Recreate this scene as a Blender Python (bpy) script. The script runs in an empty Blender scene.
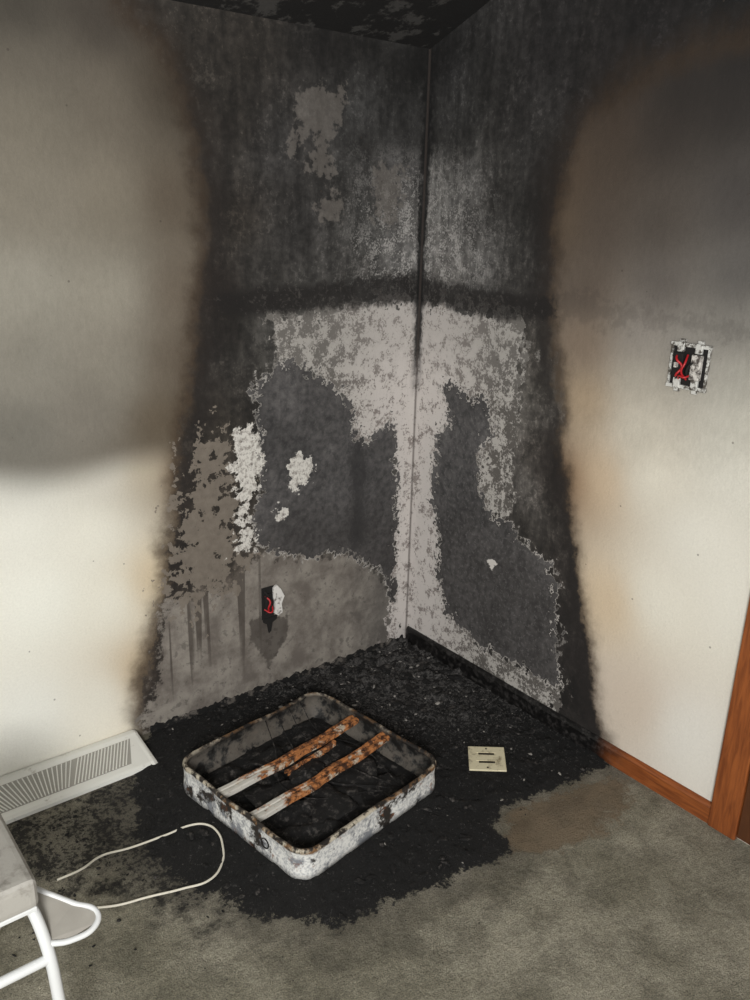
import bpy, bmesh, math, random
import numpy as np
from mathutils import Vector, Matrix, noise as mn
random.seed(7); np.random.seed(7)
SC=bpy.context.scene
try: SC.view_settings.view_transform='Standard'
except Exception: pass
H=1.62
# ---------------- camera (solved from the room's lines) ----------------
FPX=835.1; YAW,PITCH,ROLL=map(math.radians,(51.167,18.715,1.541)); CX,CY=-2.0127,-2.2774
f=np.array([math.cos(YAW)*math.cos(PITCH),math.sin(YAW)*math.cos(PITCH),-math.sin(PITCH)])
r0=np.cross(f,[0,0,1]); r0/=np.linalg.norm(r0); u0=np.cross(r0,f)
c,s=math.cos(ROLL),math.sin(ROLL); r=c*r0+s*u0; u=-s*r0+c*u0
cd=bpy.data.cameras.new("camera"); cam=bpy.data.objects.new("camera",cd); SC.collection.objects.link(cam)
cd.sensor_fit='VERTICAL'; cd.sensor_height=36; cd.lens=36*FPX/1000; cd.clip_start=.05
cam.matrix_world=Matrix(((r[0],u[0],-f[0],CX),(r[1],u[1],-f[1],CY),(r[2],u[2],-f[2],H),(0,0,0,1)))
SC.camera=cam

# stain outlines were traced on the photograph; this converts a tracing to metres on its wall / floor plane
def trace(pts,ax):
    k={1:(0,2),0:(1,2),2:(0,1)}[ax]; o=np.array([CX,CY,H]); out=[]
    for x,y in pts:
        d=f+(x-375)/FPX*r-(y-500)/FPX*u; q=o+d*(-o[ax]/d[ax]); out.append((q[k[0]],q[k[1]]))
    return np.array(out)

def sdf(P,poly):   # + inside
    n=len(poly); D=np.full(len(P),1e9); ins=np.zeros(len(P),bool)
    for i in range(n):
        a=poly[i]; b=poly[(i+1)%n]; e=b-a; w=P-a
        t=np.clip((w@e)/max(e@e,1e-12),0,1); q=w-np.outer(t,e); D=np.minimum(D,(q*q).sum(1))
        cnd=((a[1]>P[:,1])!=(b[1]>P[:,1]))
        with np.errstate(divide='ignore',invalid='ignore'):
            xi=(b[0]-a[0])*(P[:,1]-a[1])/(b[1]-a[1])+a[0]
        ins^=cnd&(P[:,0]<xi)
    D=np.sqrt(D); return np.where(ins,D,-D)
def lin(v):
    v=np.array(v,float)/255; return np.where(v<=.04045,v/12.92,((v+.055)/1.055)**2.4)
def field(P,ctl,ax,pw=1.7):
    Q=trace([c[:2] for c in ctl],ax); C=np.array([lin(c[2:]) for c in ctl])
    W=np.zeros((len(P),len(Q)))
    for i,q in enumerate(Q): W[:,i]=1/(((P-q)**2).sum(1)+.006)**pw
    return (W@C)/W.sum(1)[:,None]
def sst(a,b,x):
    t=np.clip((x-a)/(b-a),0,1); return t*t*(3-2*t)

# ---------------- node helper ----------------
class M:
    def __init__(s,name,rough=.9):
        s.m=bpy.data.materials.new(name); s.m.use_nodes=True; s.n=s.m.node_tree.nodes; s.l=s.m.node_tree.links
        s.b=s.n['Principled BSDF']; s.b.inputs['Roughness'].default_value=rough
        s.tc=s.n.new('ShaderNodeTexCoord').outputs['Object']
    def put(s,sock,v):
        if isinstance(v,(int,float)): 
            sock.default_value=v if sock.type!='RGBA' else (v,v,v,1)
        elif isinstance(v,(tuple,list,np.ndarray)): sock.default_value=tuple(v)+((1,) if len(v)==3 and sock.type=='RGBA' else ())
        else: s.l.new(v,sock)
    def math(s,op,a,b=0,c=None,clamp=False):
        n=s.n.new('ShaderNodeMath'); n.operation=op; n.use_clamp=clamp; s.put(n.inputs[0],a); s.put(n.inputs[1],b)
        if c is not None: s.put(n.inputs[2],c)
        return n.outputs[0]
    def add(s,*v):
        o=v[0]
        for w in v[1:]: o=s.math('ADD',o,w)
        return o
    def cn(s,n,amp): return s.math('MULTIPLY_ADD',n,amp,-.5*amp)
    def attr(s,name,col=False):
        n=s.n.new('ShaderNodeAttribute'); n.attribute_name=name; return n.outputs['Color' if col else 'Fac']
    def noise(s,scale,detail=4,rough=.55,stretch=None,dist=0,off=None):
        n=s.n.new('ShaderNodeTexNoise'); n.inputs['Scale'].default_value=scale; n.inputs['Detail'].default_value=detail
        n.inputs['Roughness'].default_value=rough; n.inputs['Distortion'].default_value=dist; v=s.tc
        if stretch or off:
            mp=s.n.new('ShaderNodeMapping'); s.l.new(v,mp.inputs[0]); 
            if stretch: mp.inputs['Scale'].default_value=stretch
            if off: mp.inputs['Location'].default_value=off
            v=mp.outputs[0]
        s.l.new(v,n.inputs['Vector']); return n.outputs['Fac']
    def vor(s,scale):
        n=s.n.new('ShaderNodeTexVoronoi'); n.inputs['Scale'].default_value=scale; s.l.new(s.tc,n.inputs['Vector']); return n.outputs['Distance']
    def ss(s,x,a,b,lo=0,hi=1):
        n=s.n.new('ShaderNodeMapRange'); n.interpolation_type='SMOOTHSTEP'; s.put(n.inputs['Value'],x)
        for k,v in zip(('From Min','From Max','To Min','To Max'),(a,b,lo,hi)): n.inputs[k].default_value=v
        return n.outputs['Result']
    def mix(s,fac,a,b,mode='MIX'):
        n=s.n.new('ShaderNodeMix'); n.data_type='RGBA'; n.blend_type=mode
        s.put(n.inputs[0],fac); s.put(n.inputs[6],a); s.put(n.inputs[7],b); return n.outputs[2]
    def mul(s,a,b): return s.math('MULTIPLY',a,b)
    def sep(s):
        n=s.n.new('ShaderNodeSeparateXYZ'); s.l.new(s.tc,n.inputs[0]); return n.outputs
    def finish(s,col,bump=None,strength=.3,dist=.004):
        s.put(s.b.inputs['Base Color'],col)
        if bump is not None:
            n=s.n.new('ShaderNodeBump'); n.inputs['Strength'].default_value=strength; n.inputs['Distance'].default_value=dist
            s.put(n.inputs['Height'],bump); s.l.new(n.outputs[0],s.b.inputs['Normal'])
        return s.m
def L(*v): return tuple(lin(v))

def link(o,parent=None):
    SC.collection.objects.link(o)
    if parent: o.parent=parent
    return o
def obj(name,verts,faces,mat,parent=None,smooth=False):
    me=bpy.data.meshes.new(name); me.from_pydata([tuple(map(float,v)) for v in verts],[],faces); me.update()
    o=bpy.data.objects.new(name,me); me.materials.append(mat)
    if smooth: 
        for p in me.polygons: p.use_smooth=True
    return link(o,parent)
def empty(name,loc=(0,0,0)):
    e=bpy.data.objects.new(name,None); e.location=loc; e.empty_display_size=.05; return link(e)
def box(name,a,b,mat,parent=None,bev=0):
    bm=bmesh.new(); bmesh.ops.create_cube(bm,size=1)
    for v in bm.verts: v.co=Vector([(a[i]+b[i])/2+v.co[i]*(b[i]-a[i]) for i in range(3)])
    if bev: bmesh.ops.bevel(bm,geom=bm.edges[:],offset=bev,segments=3,affect='EDGES',profile=.6)
    me=bpy.data.meshes.new(name); bm.to_mesh(me); bm.free(); me.materials.append(mat)
    return link(bpy.data.objects.new(name,me),parent)
def tube(name,pts,rad,mat,parent=None,res=4,cyc=False):
    cu=bpy.data.curves.new(name,'CURVE'); cu.dimensions='3D'; cu.bevel_depth=rad; cu.bevel_resolution=res; cu.use_fill_caps=True
    sp=cu.splines.new('BEZIER'); sp.bezier_points.add(len(pts)-1); sp.use_cyclic_u=cyc; cu.resolution_u=10
    for b,p in zip(sp.bezier_points,pts): b.co=p; b.handle_left_type=b.handle_right_type='AUTO'
    cu.materials.append(mat); 
    tmp=bpy.data.objects.new(name,cu); SC.collection.objects.link(tmp)
    dg=bpy.context.evaluated_depsgraph_get(); me=bpy.data.meshes.new_from_object(tmp.evaluated_get(dg)); bpy.data.objects.remove(tmp)
    for p in me.polygons: p.use_smooth=True
    return link(bpy.data.objects.new(name,me),parent)

def grid(name,A,B,nA,nB,fn,mat,attrs,cols):
    a=np.linspace(*A,nA); b=np.linspace(*B,nB); AA,BB=np.meshgrid(a,b); P=np.stack([AA.ravel(),BB.ravel()],1)
    V=fn(P); idx=np.arange(nA*nB).reshape(nB,nA)
    q=np.stack([idx[:-1,:-1],idx[:-1,1:],idx[1:,1:],idx[1:,:-1]],-1).reshape(-1,4)
    me=bpy.data.meshes.new(name); me.vertices.add(len(V)); me.vertices.foreach_set('co',V.ravel().astype(np.float32))
    me.loops.add(q.size); me.loops.foreach_set('vertex_index',q.ravel().astype(np.int32))
    me.polygons.add(len(q)); me.polygons.foreach_set('loop_start',(np.arange(len(q))*4).astype(np.int32))
    me.polygons.foreach_set('loop_total',np.full(len(q),4,np.int32)); me.update(calc_edges=True)
    me.polygons.foreach_set('use_smooth',np.ones(len(q),bool))
    for k,fnc in attrs.items():
        at=me.attributes.new(k,'FLOAT','POINT'); at.data.foreach_set('value',fnc(P).astype(np.float32))
    for k,fnc in cols.items():
        at=me.attributes.new(k,'FLOAT_COLOR','POINT'); C=np.concatenate([fnc(P),np.ones((len(P),1))],1); at.data.foreach_set('color',C.ravel().astype(np.float32))
    me.materials.append(mat); return link(bpy.data.objects.new(name,me))

# =============== WALL STAIN MAPS ===============
Lout_hi=[(20,12,64,60,54),(100,20,66,60,54),(30,60,108,102,92),(30,120,120,114,102),(110,100,108,101,90),(160,90,72,64,54),(30,200,128,122,110),(110,200,126,119,106),(170,200,92,82,70),(30,290,150,146,135),(110,290,150,145,133),(180,290,104,94,82),(30,370,136,132,122),(110,370,136,131,120),(175,360,98,88,76),(20,430,114,111,103),(90,410,120,115,106),(160,420,94,83,68)]
Lout_lo=[(20,480,200,199,191),(100,470,208,205,195),(150,470,190,180,160),(20,530,232,231,221),(90,540,234,232,220),(40,600,240,240,230),(110,600,238,236,223),(150,580,210,192,162),(30,720,236,236,228),(100,700,234,231,219),(140,670,202,182,152),(175,470,118,96,73)]
Lin=[(200,40,46,42,38),(240,40,46,42,38),(330,30,34,32,31),(420,70,30,29,28),(230,120,50,46,42),(280,150,56,54,53),(360,120,50,49,48),(410,130,42,41,40),(235,220,46,41,36),(300,230,54,52,51),(370,230,68,67,65),(405,220,94,92,90),(400,180,72,70,69),(215,290,37,30,25),(260,270,44,42,40),(340,265,62,60,58),(400,262,110,108,106),(230,340,38,35,32),(270,335,72,70,67),(240,400,48,45,42),(215,420,50,45,39),(200,480,52,46,40),(180,560,46,39,32),(160,640,72,62,53),(300,345,104,102,98),(200,620,110,102,94),(350,330,118,116,112)]
Rout=[(740,60,34,31,30),(740,100,44,40,38),(680,90,40,36,34),(660,130,52,46,42),(610,130,66,55,46),(600,170,72,62,53),(572,170,86,71,57),(562,220,92,78,63),(740,200,66,62,60),(660,220,73,66,60),(600,220,78,68,60),(740,280,82,79,77),(660,290,90,84,80),(590,290,88,77,68),(740,330,120,117,112),(690,345,142,138,132),(640,340,140,134,128),(585,345,126,110,95),(740,380,166,163,154),(640,380,174,168,156),(740,430,196,193,182),(640,430,204,198,184),(585,400,165,145,120),(740,480,216,213,202),(650,480,222,217,203),(600,480,208,186,158),(700,540,226,223,212),(740,600,226,223,212),(660,600,230,226,213),(605,600,212,192,164),(690,740,224,221,213),(630,700,208,194,178),(575,480,140,112,85)]
Rin=[(450,60,34,33,33),(550,60,36,34,34),(650,30,26,24,24),(740,20,23,22,22),(450,120,44,43,42),(530,120,40,38,37),(600,80,33,30,29),(440,200,108,106,103),(465,200,86,84,82),(500,200,54,52,50),(545,200,35,32,30),(450,265,116,113,110),(480,265,88,86,84),(510,265,50,48,46),(545,270,37,34,32),(540,340,64,60,56),(510,400,122,118,113),(535,400,84,80,75),(545,450,58,53,49),(520,490,90,86,82),(560,480,38,31,27),(560,560,44,40,37),(570,640,40,36,34),(592,700,26,23,21),(440,640,80,76,74)]
def colA_L(P):
    hi=field(P,Lout_hi,1); lo=field(P,Lout_lo,1); t=sst(.88,1.0,P[:,1]+.03*np.sin(P[:,0]*4)+.012*np.sin(P[:,0]*13))[:,None]; return lo*(1-t)+hi*t
polyL={
'plume':[(120,0),(160,40),(190,110),(207,200),(203,290),(194,380),(182,450),(173,530),(165,590),(152,650),(143,700),(146,800),(460,800),(460,-60),(100,-60)],
'band':[(215,298),(260,290),(300,287),(440,270),(440,300),(350,306),(290,312),(225,314)],
'wh':[(275,322),(350,308),(440,296),(440,420),(440,650),(393,640),(397,560),(397,480),(392,412),(372,437),(352,432),(348,400),(330,388),(305,372),(286,362),(280,345)],
'wv':[(238,430),(255,425),(262,450),(257,490),(250,520),(254,545),(235,550),(240,500),(235,470)],
'wi':[(289,468),(300,456),(314,458),(311,478),(300,492),(290,486)],
'wj':[(279,508),(287,508),(288,517),(280,518)],
'gr':[(257,385),(285,362),(320,378),(348,400),(352,435),(372,440),(393,413),(396,500),(394,600),(380,570),(350,552),(300,556),(260,548),(250,520),(260,490),(258,440)],
'gs':[(351,438),(367,438),(364,545),(350,552)],
'mo':[(190,450),(215,432),(235,435),(240,490),(245,560),(230,590),(190,610),(165,600),(172,560),(182,500)],
'tan':[(165,600),(230,590),(260,550),(350,552),(380,570),(396,600),(397,645),(300,700),(143,760),(150,690),(160,620)],
'u1':[(305,90),(345,88),(340,110),(330,140),(325,175),(308,170),(312,140),(290,155),(300,120)],
'u2':[(375,168),(402,165),(400,205),(390,225),(376,210)],
'u3':[(318,205),(340,202),(338,214),(322,220)],
'os':[(250,618),(287,618),(287,638),(277,650),(269,668),(261,652),(250,640)]}
polyR={
'plume':[(596,800),(607,745),(600,715),(588,650),(580,590),(572,520),(561,450),(556,380),(552,300),(553,220),(562,165),(588,112),(640,68),(700,42),(760,28),(900,0),(900,-300),(300,-300),(300,800)],
'band':[(400,278),(430,280),(470,288),(550,300),(556,316),(500,318),(430,304),(400,300)],
'bandf':[(550,290),(750,322),(750,338),(555,318)],
'wh':[(400,303),(515,318),(522,345),(516,400),(508,450),(508,515),(490,520),(478,495),(480,455),(490,398),(470,400),(460,385),(443,388),(450,420),(437,440),(432,500),(440,540),(437,575),(446,612),(480,645),(520,667),(557,683),(550,710),(400,650)],
'gr':[(443,388),(455,384),(468,402),(490,397),(487,430),(478,455),(480,490),(492,522),(510,520),(518,542),(548,562),(552,600),(560,640),(557,683),(520,667),(480,645),(446,612),(437,575),(440,540),(432,500),(437,440),(450,420)],
'wi':[(486,560),(494,558),(498,565),(491,570)]}
def mk_attrs(polys,ax):
    d={}
    for k,p in polys.items():
        T=trace(p,ax); d[k]=(lambda T: (lambda P: sdf(P,T)))(T)
    return d

def wall_mat(name,side):
    m=M(name,.92)
    nb=m.noise(9,6,.68); nf=m.noise(38,5,.6); ng=m.noise(150,4,.68); nblot=m.noise(5,5,.62,off=(3,1,7)); nfk=m.noise(70,5,.72,off=(9,2,3))
    streak=m.noise(22,4,.6,stretch=(1,1,.18)); nmid=m.noise(20,5,.62,off=(5,5,5)); nlow=m.noise(3.5,4,.6,off=(1,8,2))
    edge=m.add(m.cn(nb,.24),m.cn(nf,.18),m.cn(ng,.012))
    edges=m.add(m.cn(nb,.15),m.cn(nf,.17),m.cn(ng,.010))
    def msk(k,w=.002,e=edges,off=0): return m.ss(m.add(m.attr(k),off,e),-w,w)
    speck=m.ss(ng,.50,.60); speck2=m.ss(nfk,.53,.62)
    A=m.attr('colA',True); B=m.attr('colB',True)
    corner=m.math('MULTIPLY',m.sep()[0 if side=='L' else 1],-1); z=m.sep()[2]
    up=m.ss(z,.85,1.05)
    A=m.mix(up,A,m.mix(1,A,m.mix(nblot,(.80,.80,.79),(1.20,1.20,1.21)),'MULTIPLY'))
    A=m.mix(m.mul(up,.35),A,m.mix(1,A,m.mix(m.ss(m.noise(70,4,.6,stretch=(1,1,.45)),.3,.7),(.88,.88,.87),(1.1,1.1,1.1)),'MULTIPLY'))
    A=m.mix(1,A,m.mix(m.ss(ng,.3,.7),(.965,.965,.965),(1.03,1.03,1.03)),'MULTIPLY')
    pl=m.attr('plume')
    halo=m.ss(m.add(pl,m.cn(nb,.10),m.cn(nlow,.10)),-.095,0.0)
    A=m.mix(m.mul(m.mul(halo,halo),.88),A,(.050,.030,.016))
    B=m.mix(1,B,m.mix(m.ss(nblot,.25,.75),(.50,.49,.48),(1.48,1.50,1.53)),'MULTIPLY')
    B=m.mix(1,B,m.mix(m.ss(streak,.35,.65),(.66,.66,.66),(1.26,1.26,1.26)),'MULTIPLY')
    B=m.mix(1,B,m.mix(m.ss(nf,.35,.65),(.66,.66,.66),(1.32,1.32,1.32)),'MULTIPLY')
    fleck=m.ss(m.add(nfk,m.cn(nb,.6)),.56,.63)
    B=m.mix(m.mul(fleck,.55),B,m.mix(1,B,(2.4,2.4,2.4),'MULTIPLY'))
    cfl=m.mul(m.ss(m.add(ng,m.cn(nfk,.6),m.cn(nmid,.9)),.52,.60),m.mul(m.ss(m.add(corner,m.cn(nb,.6)),.05,.42,1,0),m.mul(m.ss(z,1.30,1.40),m.ss(z,1.55,1.90,1,0))))
    B=m.mix(m.mul(cfl,.85),B,L(172,169,166))
    wz=m.ss(z,.5,1.9,.010,.085)
    ratio=m.math('DIVIDE',m.add(pl,m.cn(nf,.07),m.cn(nb,.12),m.cn(nlow,.08)),wz)
    c=m.mix(m.ss(ratio,-1,1),A,B)
    rim=m.mul(m.mul(m.ss(m.add(pl,m.cn(nb,.12)),-.01,.02),m.ss(m.add(pl,m.cn(nb,.25)),.03,.12,1,0)),m.ss(z,1.7,2.1,1,.2))
    c=m.mix(m.mul(rim,.70),c,(.013,.010,.009))
    graycol=m.mix(m.ss(nf,.3,.7),L(60,59,60),L(92,90,90)); graycol=m.mix(m.mul(speck2,.22),graycol,L(120,117,115))
    graycol=m.mix(1,graycol,m.mix(m.ss(nblot,.25,.75),(.55,.55,.55),(1.30,1.29,1.28)),'MULTIPLY')
    graycol=m.mix(m.mul(m.ss(m.add(z,m.cn(nb,.4)),.45,.75,1,0),.35),graycol,L(46,41,38))
    wfar=m.ss(corner,.10,.45)
    wdk=m.ss(m.add(m.math('MULTIPLY_ADD',nfk,.6,m.mul(ng,.4)),m.cn(nmid,.8),m.mul(wfar,.08)),.52,.61)
    white=m.mix(wdk,m.mix(wfar,L(204,198,194),L(176,172,167)),m.mix(wfar,L(138,130,126),L(92,88,84)))
    white=m.mix(m.mul(m.ss(m.add(z,m.cn(nmid,.4)),1.02,1.24),.3),white,L(140,137,133))
    whm=m.ss(m.add(m.attr('wh'),.022,m.cn(nmid,.30),m.cn(nf,.20),m.cn(ng,.04)),-.005,.005)
    curl=m.ss(m.noise(15,3,.6,off=(7,7,1)),.42,.58)
    def peel_edge(c,k,col):
        d=m.add(m.attr(k),edges)
        return m.mix(m.mul(m.ss(d,-.012,-.006),m.math('MULTIPLY_ADD',curl,.6,.3)),c,col)
    if side=='L':
        tan=m.mix(m.ss(nb,.35,.65),L(104,97,91),L(144,138,130))
        drip=m.mul(m.ss(m.noise(30,2,.5,stretch=(1,1,.03)),.53,.60),m.mul(m.ss(m.add(z,m.cn(m.noise(30,2,.5,stretch=(1,1,.02),off=(3,3,3)),.7)),.14,.34),m.ss(m.add(corner,m.cn(nb,.3)),.60,.72)))
        tan=m.mix(m.mul(drip,.75),tan,L(60,52,46))
        tan=m.mix(m.mul(m.ss(m.add(corner,m.cn(nb,.3)),.10,.34,1,0),.55),tan,L(80,78,76))
        tan=m.mix(m.mul(m.ss(m.add(nf,m.cn(nb,.6)),.58,.66),.5),tan,L(72,68,64))
        c=m.mix(msk('tan',.014,edge),c,tan)
        mo=m.mul(msk('mo',.006,m.add(m.cn(nmid,.62),m.cn(nf,.35)),-.02),.9)
        c=m.mix(mo,c,m.mix(nf,L(96,88,80),L(140,131,120)))
        c=m.mix(whm,c,white)
        c=peel_edge(c,'gr',L(182,178,173))
        gm=msk('gr',.002); c=m.mix(gm,c,graycol)
        c=m.mix(m.mul(msk('gs',.012),.6),c,L(38,37,38))
        for k in ('wv','wi','wj'): c=m.mix(msk(k,.002,edges),c,m.mix(m.ss(nfk,.45,.62),L(214,211,205),L(150,145,139)))
        for k in ('u1','u2','u3'): c=m.mix(m.mul(msk(k,.010,edge),.6),c,m.mix(nf,L(84,79,75),L(124,118,112)))
        c=m.mix(m.mul(msk('os',.006,m.math('MULTIPLY',edges,.3)),.68),c,L(52,45,41))
    else:
        c=m.mix(whm,c,white)
        c=peel_edge(c,'gr',L(190,185,180))
        gm=msk('gr',.002); c=m.mix(gm,c,m.mix(m.mul(speck2,.35),graycol,L(112,110,110)))
        c=m.mix(msk('wi',.002,m.math('MULTIPLY',edges,.3)),c,L(210,205,200))
        c=m.mix(m.mul(msk('bandf',.02),.22),c,L(50,44,42))
    c=m.mix(m.mul(m.ss(m.add(m.attr('band'),m.cn(nf,.08),m.cn(streak,.07)),-.020,.010),.88),c,m.mix(m.mul(fleck,.5),L(25,22,21),L(76,72,69)))
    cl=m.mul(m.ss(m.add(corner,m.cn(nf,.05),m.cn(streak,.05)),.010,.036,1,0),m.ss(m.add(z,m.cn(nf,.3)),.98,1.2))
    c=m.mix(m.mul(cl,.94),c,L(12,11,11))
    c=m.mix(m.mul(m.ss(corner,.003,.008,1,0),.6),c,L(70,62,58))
    c=m.mix(m.mul(m.ss(m.vor(13),.035,.05,1,0),.5),c,L(60,52,46))
    h=m.add(m.mul(ng,.45),m.mul(nf,.8),m.mul(gm,-1.5),m.mul(whm,.5))
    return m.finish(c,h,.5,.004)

matL=wall_mat('sooted_wall_paint_left','L'); matR=wall_mat('sooted_wall_paint_right','R')
CZ=2.14; SL=.38
aL=mk_attrs(polyL,1); aR=mk_attrs(polyR,0)
grid('wall_left',(-3.6,0),(0,CZ),290,172,lambda P:np.stack([P[:,0],0*P[:,0],P[:,1]],1),matL,aL,{'colA':colA_L,'colB':lambda P:field(P,Lin,1)})
def fnR(P): return np.stack([0*P[:,0],P[:,0],P[:,1]*(1+(-P[:,0])*SL/CZ)],1)
def wr(fn): return lambda P: fn(np.stack([P[:,0],P[:,1]*(1+(-P[:,0])*SL/CZ)],1))
grid('wall_right',(-3.6,0),(0,CZ),290,190,fnR,matR,{k:wr(v) for k,v in aR.items()},{'colA':wr(lambda P:field(P,Rout,0)),'colB':wr(lambda P:field(P,Rin,0))})

# ceiling (vaulted)
m=M('sooted_ceiling',.95)
fl=m.ss(m.noise(9,5,.7),.55,.63)
c=m.mix(m.noise(4,4,.6),L(9,8,8),L(26,24,24)); c=m.mix(m.mul(fl,.55),c,L(90,88,86))
mc=m.finish(c,m.noise(60,4),.4)
obj('ceiling',[(-3.6,0,CZ),(0,0,CZ),(0,-3.6,CZ+3.6*SL),(-3.6,-3.6,CZ+3.6*SL)],[(0,1,2,3)],mc)

# =============== FLOOR ===============
polyF={'char':[(150,728),(136,760),(128,800),(148,850),(200,893),(262,915),(330,928),(400,902),(470,872),(512,852),(496,828),(502,808),(560,788),(612,762),(600,735),(500,680),(410,625),(300,665)],
'bare':[(500,822),(540,800),(590,782),(622,782),(635,800),(600,832),(548,852),(512,852)],
'scor':[(0,826),(60,796),(150,755),(250,880),(200,925),(120,890),(60,890),(0,890)]}
aF=mk_attrs(polyF,2)
def fz(P):
    d=aF['char'](P); V=np.zeros((len(P),3)); V[:,:2]=P
    near=np.where(d>-.05)[0]
    for i in near:
        x,y=P[i]; a=mn.noise(Vector((x*14,y*14,1)))+.8*mn.noise(Vector((x*37,y*37,4)))+.5*mn.noise(Vector((x*75,y*75,4)))
        k=min(1,max(0,(d[i]+.0)/.05)); back=min(1,max(0,1.15-math.hypot(x,y)/1.0))
        V[i,2]=k*(.003+max(-.15,a)*(.012+.014*back))
    return V
m=M('burnt_carpet',.97)
n1=m.noise(3.2,5,.6); n2=m.noise(11,6,.7); n3=m.noise(260,3,.7); n4=m.noise(70,5,.75)
car=m.mix(m.ss(n1,.35,.65),L(148,143,124),L(188,182,163)); car=m.mix(m.ss(n2,.42,.62),car,m.mix(1,car,(.72,.72,.71),'MULTIPLY'))
car=m.mix(1,car,m.mix(m.ss(n3,.3,.7),(.60,.60,.60),(1.32,1.32,1.32)),'MULTIPLY')
car=m.mix(1,car,m.mix(m.ss(n4,.3,.7),(.78,.78,.78),(1.18,1.18,1.18)),'MULTIPLY')
eF=m.add(m.cn(n2,.18),m.cn(n4,.10))
near=m.ss(m.add(m.attr('char'),m.cn(n2,.3)),-.20,.0)
car=m.mix(m.mul(near,.5),car,L(62,56,49))
scs=m.ss(m.add(m.attr('scor'),m.cn(n2,.5)),-.06,.07)
car=m.mix(m.mul(scs,.45),car,L(56,52,47))
sc=m.mul(scs,m.ss(m.add(n4,m.cn(n2,.6)),.45,.56))
car=m.mix(m.mul(sc,.9),car,L(24,22,21))
bare=m.mix(m.ss(n2,.35,.65),L(104,86,64),L(140,122,98))
car=m.mix(m.mul(m.ss(m.add(m.attr('bare'),eF),-.020,.015),.8),car,bare)
px,py=m.sep()[0],m.sep()[1]; rr=m.math('SQRT',m.math('ADD',m.mul(px,px),m.mul(py,py)))
nash=m.noise(30,6,.82,off=(2,2,2)); rad_=m.ss(rr,.25,1.05,.07,-.07)
ash=m.ss(m.add(nash,rad_),.52,.60); ash2=m.ss(m.add(m.noise(110,4,.7,off=(4,1,1)),rad_),.54,.62)
char=m.mix(m.mul(ash,.66),m.mix(n4,L(4,4,4),L(22,21,21)),L(88,86,85))
char=m.mix(m.mul(ash2,.6),char,L(120,117,115))
c=m.mix(m.ss(m.add(m.attr('char'),eF),-.008,.010),car,char)
mf=m.finish(c,m.add(n3,m.mul(n4,1.6),m.mul(nash,1.2)),.9,.012)
grid('floor',(-3.6,0),(-3.6,0),400,400,fz,mf,aF,{})

# =============== TRIM ===============
def wood(name,burn=False):
    m=M(name,.45); g=m.noise(14,5,.6,stretch=(6,.6,6) if burn else (6,6,.6),dist=.6)
    c=m.mix(m.ss(g,.3,.7),L(112,58,26),L(150,84,40))
    if burn:
        y=m.sep()[1]; k=m.ss(m.math('ADD',y,m.math('MULTIPLY_ADD',m.noise(14),.12,-.06)),-1.10,-.93)
        c=m.mix(k,c,m.mix(m.ss(m.noise(50,4,.7),.45,.7),L(12,11,11),L(58,56,55)))
    return m.finish(c,g,.15,.002)
mwood=wood('oak_trim'); mwb=wood('scorched_oak_baseboard',True)
def strip(name,prof,a,b,axis,mat,N=50,jag=0):   # prof: (out from wall, z)
    vs=[];n=len(prof)
    for i in range(N+1):
        t=a+(b-a)*i/N
        for o,z in prof:
            zz=z*(1+jag*(mn.noise(Vector((t*31,0,5)))+.6*mn.noise(Vector((t*97,3,5))))) if jag else z
            vs.append((t,-o,zz) if axis=='x' else (-o,t,zz))
    fs=[(i*n+j,i*n+(j+1)%n,(i+1)*n+(j+1)%n,(i+1)*n+j) for i in range(N) for j in range(n)]
    fs+=[tuple(range(n)),tuple(range(N*n,N*n+n))[::-1]]
    o=obj(name,vs,fs,mat); bm=bmesh.new(); bm.from_mesh(o.data); bmesh.ops.recalc_face_normals(bm,faces=bm.faces[:]); bm.to_mesh(o.data); bm.free(); return o
strip('baseboard_right',[(0.001,0),(.013,0),(.013,.052),(.010,.060),(.004,.065),(0.001,.065)],-.015,-1.352,'y',mwb)
m=M('burnt_left_baseboard',.95); mbl=m.finish(m.mix(m.ss(m.noise(28,5,.7),.48,.62),L(14,13,13),L(92,87,82)),m.noise(40),.4)
strip('baseboard_left',[(0.001,0),(.007,0),(.007,.018),(.004,.022),(0.001,.022)],-.02,-1.10,'x',mbl,300,.6)
o=box('trim_1',(-.02,-1.435,0.0),(-.001,-1.353,2.05),mwood,bev=.004)
m=M('door_wood',.5); md=m.finish(m.mix(m.noise(12,4,.6,stretch=(6,6,.6)),L(60,34,18),L(96,56,28)))
e=empty('door_1',(0,-1.83,0))
d=box('panel',(-.012,-2.24,0.01),(-.002,-1.437,2.0),md,None,.002); d.parent=e; d.matrix_parent_inverse=Matrix.Translation((0,1.83,0))
for i,(z0,z1) in enumerate([(.15,.85),(1.0,1.85)]):
    d=box('inset_%d'%(i+1),(-.018,-2.12,z0),(-.011,-1.56,z1),md,None,.003); d.parent=e; d.matrix_parent_inverse=Matrix.Translation((0,1.83,0))

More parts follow.
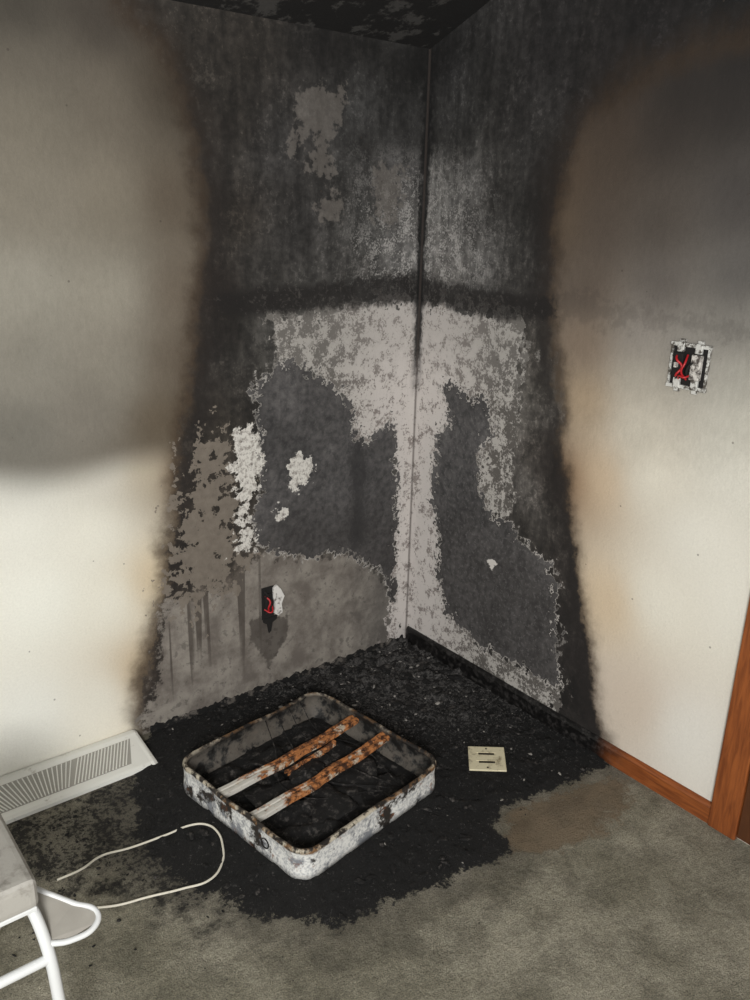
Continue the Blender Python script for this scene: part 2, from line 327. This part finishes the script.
# =============== FLOOR VENT (baseboard register) ===============
m=M('white_enamel_register',.45)
mv=m.finish(m.mix(m.ss(m.noise(30,5,.7),.58,.78),L(228,228,222),L(166,158,148)),None)
m=M('register_slot_grey',.8); mvd=m.finish(L(160,158,151))
vent=empty('baseboard_heat_register',(-1.5,-.08,0)); VI=Matrix.Translation((1.5,.08,0))
prof=[(0.001,0.0),(0.001,.034),(.012,.041),(.030,.042),(.046,.0375),(.148,.017),(.164,.014),(.175,.009),(.177,0)]
v=strip('body',prof,-2.35,-1.172,'x',mv); v.parent=vent; v.matrix_parent_inverse=VI
vs=[];fs=[];n=len(prof)
for k,(dx,sc_) in enumerate([(0,1.0),(.010,1.0),(.017,.93),(.020,.80)]):
    for o_,zz in prof: vs.append((-1.173+dx,-o_*(1+.03*(k==1)),max(.0,zz*sc_)))
fs=[(k*n+j,k*n+(j+1)%n,(k+1)*n+(j+1)%n,(k+1)*n+j) for k in range(3) for j in range(n)]+[tuple(range(3*n,4*n))]
v=obj('end_cap',vs,fs,mv); v.parent=vent; v.matrix_parent_inverse=VI
SN=Vector((0,-.0205,.102)).normalized()
def slope_pt(x,t,h=0.0):
    y=-(.048+(.146-.048)*t); z=.0372+(.0175-.0372)*t; return Vector((x,y,z))+SN*h
vs=[];fs=[]
def fin(p,q,w,h):
    d=(q-p).normalized(); sd=d.cross(SN)*w; b=len(vs)
    for pt in (p,q):
        for (k,hh) in ((-1,-.001),(1,-.001),(.5,h),(-.5,h)): vs.append(tuple(pt+sd*k+SN*hh))
    fs.extend([(b,b+1,b+5,b+4),(b+1,b+2,b+6,b+5),(b+2,b+3,b+7,b+6),(b+3,b,b+4,b+7),(b,b+3,b+2,b+1),(b+4,b+5,b+6,b+7)])
x=-1.195
while x>-1.36:
    fin(slope_pt(x,.03),slope_pt(x-.045,.97),.0026,.003); x-=.0105
for k in range(22):
    a=k/21; fin(slope_pt(-1.375-.30*a,.03),slope_pt(-1.415-.20*a,.97),.0022,.003)
x=-1.70
while x>-2.3: fin(slope_pt(x,.03),slope_pt(x+.03,.97),.0026,.003); x-=.0105
v=obj('louvres',vs,fs,mv); v.parent=vent; v.matrix_parent_inverse=VI
sl=obj('slot_plate',[tuple(slope_pt(-1.188,.0,.0006)),tuple(slope_pt(-2.32,.0,.0006)),tuple(slope_pt(-2.32,1,.0006)),tuple(slope_pt(-1.225,1,.0006))],[(0,1,2,3)],mvd); sl.parent=vent; sl.matrix_parent_inverse=VI

# =============== BURNT BOX FAN ===============
ang=math.radians(8.5); FC=Vector((-.836,-.544,.004))
HX,HY=.281,.278
fan=empty('burnt_box_fan',FC); fan.rotation_euler=(0,0,ang)
m=M('burnt_white_enamel',.7)
z=m.sep()[2]
nA=m.noise(7,6,.7); nB=m.noise(34,5,.7); nC=m.noise(120,3,.6)
white=m.mix(m.ss(nC,.4,.7),L(228,228,224),L(172,174,176))
white=m.mix(m.ss(m.noise(16,5,.7,off=(4,4,4)),.50,.62),white,L(128,131,136))
c=m.mix(m.ss(m.add(nA,m.cn(nB,.3)),.53,.60),white,m.mix(nB,L(16,14,13),L(58,52,47)))
rust=m.mix(nB,L(76,42,22),L(140,84,44))
c=m.mix(m.mul(m.ss(nB,.58,.66),.6),c,rust)
rimk=m.ss(m.add(z,m.cn(nA,.03)),.076,.084)
rimc=m.mix(m.ss(nB,.44,.55),m.mix(m.ss(nA,.44,.54),L(186,178,160),L(118,88,58)),L(30,24,20))
c=m.mix(rimk,c,rimc)
ins=m.attr('inner'); c=m.mix(m.mul(ins,.96),c,m.mix(m.ss(m.add(nA,m.cn(nB,.4)),.46,.56),m.mix(nB,L(50,45,40),L(116,108,98)),L(13,12,11)))
mfan=m.finish(c,nB,.25,.002)
m=M('burnt_crossbar',.75); nA=m.noise(12,6,.7,stretch=(.6,1,1)); nB=m.noise(44,5,.75)
lx=m.sep()[0]
burn=m.mix(m.ss(nB,.42,.58),L(184,120,70),L(66,38,22)); burn=m.mix(m.ss(m.noise(20,4,.7,off=(2,5,5)),.56,.64),burn,L(196,184,166))
c=m.mix(m.ss(m.add(nA,m.ss(lx,-.28,.10,-.10,.22)),.44,.52),L(206,203,195),burn)
mbar=m.finish(c,nB,.4,.003)
m=M('char',.85); nA=m.noise(40,6,.75); c=m.mix(m.ss(nA,.50,.68),L(9,8,8),L(84,80,77)); mchar=m.finish(c,nA,.8,.006)
def rrect(hx,hy,rad,n=10):
    pts=[]
    for k,(sx,sy) in enumerate([(1,1),(-1,1),(-1,-1),(1,-1)]):
        cx,cy=sx*(hx-rad),sy*(hy-rad)
        for i in range(n+1):
            a=math.pi/2*(k+i/n); pts.append((cx,cy,math.cos(a),math.sin(a)))
    out=[]
    for i,p in enumerate(pts):
        q=pts[(i+1)%len(pts)]; out.append(p); dl=math.hypot(q[0]-p[0]+rad*(q[2]-p[2]),q[1]-p[1]+rad*(q[3]-p[3]))
        if dl>.1:
            for t in [j/16 for j in range(1,16)]: out.append((p[0]+(q[0]-p[0])*t,p[1]+(q[1]-p[1])*t,p[2],p[3]))
    return [(a,b,c_,d_,rad) for a,b,c_,d_ in out]
path=rrect(HX,HY,.055)
prof=[(0,0,0),(.001,.02,0),(-.001,.050,0),(0,.078,0),(.002,.084,0),(0,.089,0),(-.004,.092,.2),(-.009,.091,.5),(-.012,.086,.9),(-.011,.081,1),(-.006,.078,1),(-.0045,.05,1),(-.0045,.02,1),(-.018,.004,1),(-.018,.0,1)]
vs=[];inn=[];n=len(prof)
for (x,y,nx,ny,rd) in path:
    for (o_,zz,iv) in prof:
        R_=rd+o_; wob=.008*mn.noise(Vector((x*8,y*8,zz*10)))*(zz/.09)
        vs.append((x+nx*(R_+wob),y+ny*(R_+wob),zz+(.008*mn.noise(Vector((x*6,y*6,9))) if zz>.045 else 0))); inn.append(iv)
N=len(path); fs=[(i*n+j,((i+1)%N)*n+j,((i+1)%N)*n+(j+1)%n,i*n+(j+1)%n) for i in range(N) for j in range(n)]
fo=obj('frame',vs,fs,mfan,fan,True); at=fo.data.attributes.new('inner','FLOAT','POINT'); at.data.foreach_set('value',inn)
tube('badge_ring',[(-HX-.001,-.13+.014*math.cos(a),.045+.014*math.sin(a)) for a in [k*math.pi/4 for k in range(8)]],.0018,mchar,fan,2,True)
def bar(name,x0,x1,y,z0,z1,w=.034):
    vs=[];N=60; pr=[(-w/2,-.012),(-w/2,-.001),(-w/2+.002,0),(-w/6,.0005),(-w/6+.002,-.002),(w/6-.002,-.002),(w/6,.0005),(w/2-.002,0),(w/2,-.001),(w/2,-.012)]
    for i in range(N+1):
        t=i/N; xx=x0+(x1-x0)*t; sag=-.010*math.sin(math.pi*t)
        wj=1-.22*max(0,mn.noise(Vector((xx*30,y*9,2))))*(t>.3)
        for a,b in pr: vs.append((xx,y+a*wj+.003*mn.noise(Vector((xx*9,y,0))),z0+(z1-z0)*t+b+sag+.003*mn.noise(Vector((xx*12,y*3,0)))))
    n=len(pr); fs=[(i*n+j,i*n+j+1,(i+1)*n+j+1,(i+1)*n+j) for i in range(N) for j in range(n-1)]
    o=obj(name,vs,fs,mbar,fan); md_=o.modifiers.new('s','SOLIDIFY'); md_.thickness=.002; return o
bar('crossbar_1',-.275,.275,.085,.078,.072)
bar('crossbar_2',-.275,.275,-.050,.072,.072)
bar('bracket_1',-.05,.15,.052,.054,.062,.012)
def heap(name,rx,ry,h,par,loc,seed,fr=9,N=80):
    vs=[];fs=[]
    for i in range(N+1):
        for j in range(N+1):
            x=(i/N*2-1); y=(j/N*2-1); 
            e=max(0,1-max(abs(x),abs(y))**6)
            px,py=x*rx,y*ry
            a=mn.fractal(Vector((px*fr+seed,py*fr,seed)),1,2,5)
            vs.append((px+loc[0],py+loc[1],loc[2]+e*max(.002,h*(.55+.8*a))))
    for i in range(N):
        for j in range(N):
            b=i*(N+1)+j; fs.append((b,b+N+1,b+N+2,b+1))
    return obj(name,vs,fs,mchar,par,True)
heap('melted_interior',.268,.266,.034,fan,(0,0,.0),3.3,13)
def drum(name,rad,h,loc,mat,par,seg=40):
    pr=[(0,h),(rad*.35,h),(rad*.4,h*.92),(rad*.85,h*.85),(rad,h*.7),(rad,0)]; vs=[];fs=[]
    for i in range(seg):
        a=2*math.pi*i/seg
        for p_,q_ in pr:
            k=1+.12*mn.noise(Vector((math.cos(a)*2,math.sin(a)*2,q_*20))); vs.append((loc[0]+math.cos(a)*p_*k,loc[1]+math.sin(a)*p_*k,loc[2]+q_*k))
    n=len(pr)
    for i in range(seg):
        for j in range(n-1): fs.append((i*n+j,i*n+j+1,((i+1)%seg)*n+j+1,((i+1)%seg)*n+j))
    return obj(name,vs,fs,mat,par,True)
drum('motor_remnant',.06,.040,(.0,.005,.012),mchar,fan)
for i,a0 in enumerate((20,100,170,250,320)):
    a=math.radians(a0); vs=[];fs=[];NN=10
    for p in range(NN+1):
        for q in range(7):
            rr_=.05+.15*p/NN; th=a+(q/6-.5)*(.9-.2*p/NN)
            vs.append((rr_*math.cos(th),rr_*math.sin(th),.028+.016*(q/6)+.014*mn.noise(Vector((rr_*18,th*3,i)))))
    for p in range(NN):
        for q in range(6): b=p*7+q; fs.append((b,b+7,b+8,b+1))
    o=obj('melted_blade_%d'%(i+1),vs,fs,mchar,fan,True); o.modifiers.new('s','SOLIDIFY').thickness=.004
for i in range(4):
    tube('guard_wire_%d'%(i+1),[(.20-.05*i,.266,.078),(.17-.06*i,.15,.042+.008*i),(.20-.1*i,-.02,.046),(.16-.02*i,-.2,.040)],.0014,mchar,fan,2)

# =============== CORD ===============
m=M('cream_cord',.5); mcord=m.finish(m.mix(m.noise(30),L(206,200,184),L(228,224,210)))
cordpts=[(-1.56,-.47,.006),(-1.50,-.475,.010),(-1.44,-.455,.006),(-1.37,-.47,.005),(-1.27,-.485,.008),(-1.195,-.49,.007),(-1.165,-.515,.010),(-1.155,-.56,.012),(-1.17,-.62,.010),(-1.20,-.67,.008),(-1.25,-.70,.006),(-1.32,-.685,.005),(-1.40,-.66,.006),(-1.47,-.64,.006),(-1.53,-.61,.007),(-1.60,-.58,.006)]
tube('power_cord',cordpts,.0030,mcord)

# =============== LOOSE OUTLET COVER PLATE ===============
pe=empty('outlet_cover_plate',(-.327,-.778,.016)); pe.rotation_euler=(math.radians(2),math.radians(-2),math.radians(-42))
m=M('ivory_plastic',.4); mi=m.finish(m.mix(m.ss(m.noise(40,5,.7),.50,.72),L(216,208,178),L(136,124,98)))
m=M('slot_dark',.8); mk=m.finish(L(46,40,30))
box('plate',(-.0575,-.0575,0),(.0575,.0575,.006),mi,pe,.0025)
for i,yy in enumerate((-.020,.020)):
    box('opening_%d'%(i+1),(-.026,yy-.0045,.0052),(.024,yy+.0045,.0064),mk,pe)
    box('lip_%d'%(i+1),(-.034,yy+.006,.0055),(.030,yy+.008,.0072),mi,pe,.0005)
for i,yy in enumerate((-.046,.046)):
    box('screw_%d'%(i+1),(-.003,yy-.003,.0055),(.003,yy+.003,.0068),mk,pe,.001)

# =============== SWITCH BOX (right wall) ===============
sb=empty('light_switch_box',(-.001,-1.08,1.27))
m=M('galvanised_metal',.4); m.b.inputs['Metallic'].default_value=.2; mg=m.finish(m.mix(m.ss(m.noise(60,5,.7),.45,.58),L(210,210,206),L(84,79,73)))
m=M('box_black',.9); mbk=m.finish(L(22,20,19))
m=M('red_wire_insulation',.4); mr=m.finish(L(176,30,36))
m=M('switch_white',.5); msw=m.finish(m.mix(m.ss(m.noise(50,5,.7),.42,.58),L(206,202,196),L(78,72,68)))
box('box_back',(-.004,-.052,-.050),(-.001,.052,.050),mbk,sb)
box('rim_top',(-.010,-.058,.050),(-.001,.058,.060),mg,sb,.001); box('rim_bottom',(-.010,-.058,-.060),(-.001,.058,-.050),mg,sb,.001)
box('rim_left',(-.009,.050,-.060),(-.001,.056,.060),mg,sb,.001); box('rim_right',(-.009,-.056,-.060),(-.001,-.050,.060),mg,sb,.001)
for i,yy in enumerate((-.026,.026)):
    box('switch_yoke_%d'%(i+1),(-.014,yy-.010,-.058),(-.006,yy+.010,-.032),mg,sb,.002)
    box('switch_yoke_top_%d'%(i+1),(-.014,yy-.010,.036),(-.006,yy+.010,.062),mg,sb,.002)
    box('switch_body_%d'%(i+1),(-.020,yy-.014,-.032),(-.006,yy+.014,.034),msw if i==0 else mbk,sb,.003)
    box('toggle_%d'%(i+1),(-.030,yy-.004,-.004),(-.019,yy+.004,.010),msw,sb,.0015)
    for j,zz in enumerate((-.064,.064)):
        box('plaster_ear_%d'%(i*2+j+1),(-.008,yy-.008,zz-.005),(-.001,yy+.008,zz+.005),mg,sb,.001)
tube('red_wire_1',[(-.006,.034,.03),(-.028,.024,.018),(-.022,.010,0),(-.030,.018,-.02),(-.008,.032,-.03)],.0030,mr,sb)
tube('red_wire_2',[(-.010,.004,.03),(-.026,0,.01),(-.028,.006,-.012),(-.010,.000,-.034)],.0028,mr,sb)
tube('red_wire_3',[(-.010,-.012,-.02),(-.028,-.004,-.026),(-.026,.012,-.024),(-.010,.022,-.036)],.0028,mr,sb)
tube('black_wire',[(-.006,-.02,.02),(-.030,-.012,.0),(-.012,-.004,-.03)],.003,mbk,sb)

# =============== BURNT OUTLET (left wall) ===============
ob=empty('burnt_wall_outlet',(-.642,-.001,.345))
box('box_recess',(-.030,-.004,-.062),(.018,-.001,.058),mbk,ob,.001)
box('receptacle_stub',(-.022,-.018,-.040),(.006,-.003,.036),mbk,ob,.004)
m=M('charred_plaster_chip',.9); mp=m.finish(m.mix(m.ss(m.noise(70),.5,.7),L(222,220,216),L(110,104,100)))
def chip(name,outline,th,mat,par,off=0):
    vs=[(x,-off,z) for x,z in outline]+[(x,-off-th,z) for x,z in outline]; n=len(outline)
    fs=[tuple(range(n)),tuple(range(n,2*n))[::-1]]+[(i,(i+1)%n,n+(i+1)%n,n+i) for i in range(n)]
    o=obj(name,vs,fs,mat,par); bm=bmesh.new(); bm.from_mesh(o.data); bmesh.ops.recalc_face_normals(bm,faces=bm.faces[:]); bm.to_mesh(o.data); bm.free(); return o
chip('melted_plastic',[(.014,.052),(.030,.058),(.044,.040),(.058,.010),(.046,-.015),(.050,-.050),(.032,-.058),(.016,-.045),(.020,-.010),(.012,.015)],.010,mp,ob,.001)
chip('melted_drip',[(-.028,-.058),(.030,-.058),(.026,-.072),(.010,-.080),(.004,-.112),(-.004,-.118),(-.010,-.084),(-.024,-.074)],.006,mbk,ob,.001)
tube('red_wire_1',[(-.02,-.010,.03),(-.010,-.026,.012),(-.016,-.024,-.012),(-.004,-.012,-.034)],.0032,mr,ob)
tube('red_wire_2',[(-.024,-.010,-.02),(-.006,-.028,-.028),(.006,-.014,-.012)],.0028,mr,ob)
tube('black_wire',[(-.024,-.010,.05),(-.012,-.022,.03),(.0,-.014,.02)],.003,mbk,ob)

# =============== FOLDING CHAIR (lower left) ===============
ch=empty('folding_chair',(-1.918,-.75,0)); CI=Matrix.Translation((1.9,.75,0))
m=M('white_powder_coat',.35); mt=m.finish(L(216,218,218))
m=M('grey_vinyl_seat',.6); mse=m.finish(m.mix(m.ss(m.noise(14,5,.7),.45,.65),L(166,163,156),L(128,124,117)),m.noise(120),.2)
m=M('grey_plastic',.5); mgp=m.finish(m.mix(m.noise(20),L(140,136,128),L(170,166,158)))
def cp(o): o.parent=ch; o.matrix_parent_inverse=CI; return o
cp(box('seat',(-2.10,-.945,.385),(-1.695,-.575,.452),mse,None,.016))
cp(box('seat_piping',(-2.095,-.940,.376),(-1.700,-.580,.386),mt,None,.003))
R=.0115
cp(tube('front_leg',[(-1.73,-.64,.370),(-1.72,-.80,.372),(-1.705,-.90,.362),(-1.695,-.945,.30),(-1.69,-.97,.18),(-1.69,-1.0,.013)],R,mt))
cp(tube('rear_leg',[(-2.08,-.64,.370),(-2.085,-.80,.372),(-2.09,-.90,.362),(-2.095,-.945,.30),(-2.095,-.97,.18),(-2.095,-1.0,.013)],R,mt))
cp(tube('back_leg_1',[(-1.75,-.90,.370),(-1.75,-.75,.20),(-1.745,-.58,.013)],R,mt))
cp(tube('back_leg_2',[(-2.07,-.90,.370),(-2.075,-.75,.20),(-2.08,-.58,.013)],R,mt))
cp(tube('cross_rail',[(-1.695,-.955,.27),(-2.09,-.955,.27)],.010,mt))
cp(tube('cross_rail_rear',[(-1.752,-.62,.06),(-2.078,-.62,.06)],.009,mt))
cp(tube('hinge_arm',[(-1.712,-.82,.366),(-1.675,-.855,.345),(-1.625,-.900,.318),(-1.592,-.935,.304),(-1.602,-.955,.296),(-1.65,-.960,.292),(-1.70,-.945,.300)],.006,mt))
o=cp(obj('hinge_plate',[(-1.712,-.82,.362),(-1.675,-.855,.341),(-1.627,-.900,.314),(-1.594,-.935,.301),(-1.604,-.951,.294),(-1.65,-.955,.290),(-1.70,-.94,.298)],[(0,1,2,3,4,5,6)],mgp)); o.modifiers.new('s','SOLIDIFY').thickness=.006
cp(tube('back_frame',[(-2.09,-.90,.40),(-2.13,-.90,.60),(-2.15,-.88,.80),(-2.15,-.75,.84),(-2.15,-.62,.80),(-2.13,-.60,.60),(-2.09,-.60,.40)],R,mt))

# =============== DEBRIS (one object) ===============
TC=trace(polyF['char'],2)
PL=Vector((-.327,-.778)); CP=np.array(cordpts)[:,:2]
def blocked(x,y,mg=.315):
    d=Vector((x-FC.x,y-FC.y)); d.rotate(Matrix.Rotation(-ang,2))
    if abs(d.x)<mg and abs(d.y)<mg: return True
    e_=Vector((x,y))-PL
    if e_.length<.10: return True
    if ((CP-np.array([x,y]))**2).sum(1).min()<.03**2: return True
    return x>-.035 or y>-.03
def chunks(bm,n,gen,mi_,smin,smax,flat=.5):
    for _ in range(n):
        g=gen()
        if g is None or blocked(*g): continue
        x,y=g; s_=random.uniform(smin,smax)*random.random()**.6+smin*.4
        rr=bmesh.ops.create_icosphere(bm,subdivisions=1,radius=1)
        rot=Matrix.Rotation(random.random()*6.28,3,'Z')@Matrix.Rotation(random.uniform(-.3,.3),3,'X')
        a,b_,c_=s_*random.uniform(.6,1.7),s_*random.uniform(.4,1.1),s_*flat*random.uniform(.4,1.1)
        fset=set()
        for v in rr['verts']:
            w=Vector((v.co.x*a,v.co.y*b_,v.co.z*c_))*random.uniform(.65,1.25); w=rot@w; v.co=w+Vector((x,y,.005+c_*.6)); fset.update(v.link_faces)
        for f_ in fset: f_.material_index=mi_
def inch(x,y): return sdf(np.array([[x,y]]),TC)[0]>.01
def g_char():
    for _ in range(60):
        x=random.uniform(-1.25,-.02); y=random.uniform(-1.1,-.02)
        if inch(x,y): return x,y
def g_corner():
    for _ in range(60):
        x=-abs(random.gauss(.0,.38))-.03; y=-abs(random.gauss(0,.34))-.03
        if inch(x,y): return x,y
def g_scatter():
    x=random.gauss(-1.42,.18); y=random.gauss(-.42,.16)
    return (x,y) if y<-.20 else None
def g_wide():
    x=random.gauss(-1.0,.45); y=random.gauss(-1.0,.2)
    return (x,y) if (x<-.05 and x>-1.58) else None
m=M('plaster_flake',.9); mpf=m.finish(m.mix(m.noise(60),L(110,106,102),L(180,176,170)))
bm=bmesh.new()
chunks(bm,600,g_char,0,.003,.015,.4); chunks(bm,420,g_corner,0,.005,.024,.35)
chunks(bm,260,g_scatter,0,.002,.008); chunks(bm,60,g_wide,0,.001,.004)
chunks(bm,220,g_corner,1,.002,.009,.3); chunks(bm,70,g_char,1,.0015,.005,.4)
me=bpy.data.meshes.new('charred_debris'); bm.to_mesh(me); bm.free(); me.materials.append(mchar); me.materials.append(mpf)
link(bpy.data.objects.new('charred_debris',me))

# =============== LIGHT ===============
w=bpy.data.worlds.new('world'); SC.world=w; w.use_nodes=True; w.node_tree.nodes['Background'].inputs[0].default_value=(1,.985,.955,1); w.node_tree.nodes['Background'].inputs[1].default_value=.82
def area(name,loc,tgt,size,e,col):
    l=bpy.data.lights.new(name,'AREA'); l.energy=e; l.size=size; l.color=col; o=bpy.data.objects.new(name,l); link(o); o.location=loc
    o.rotation_euler=(Vector(tgt)-Vector(loc)).to_track_quat('-Z','Y').to_euler()
area('fill_light',(-2.8,-3.1,1.8),(-.6,-.5,.6),.7,92,(1,.99,.96))  # added fill lamp behind the camera
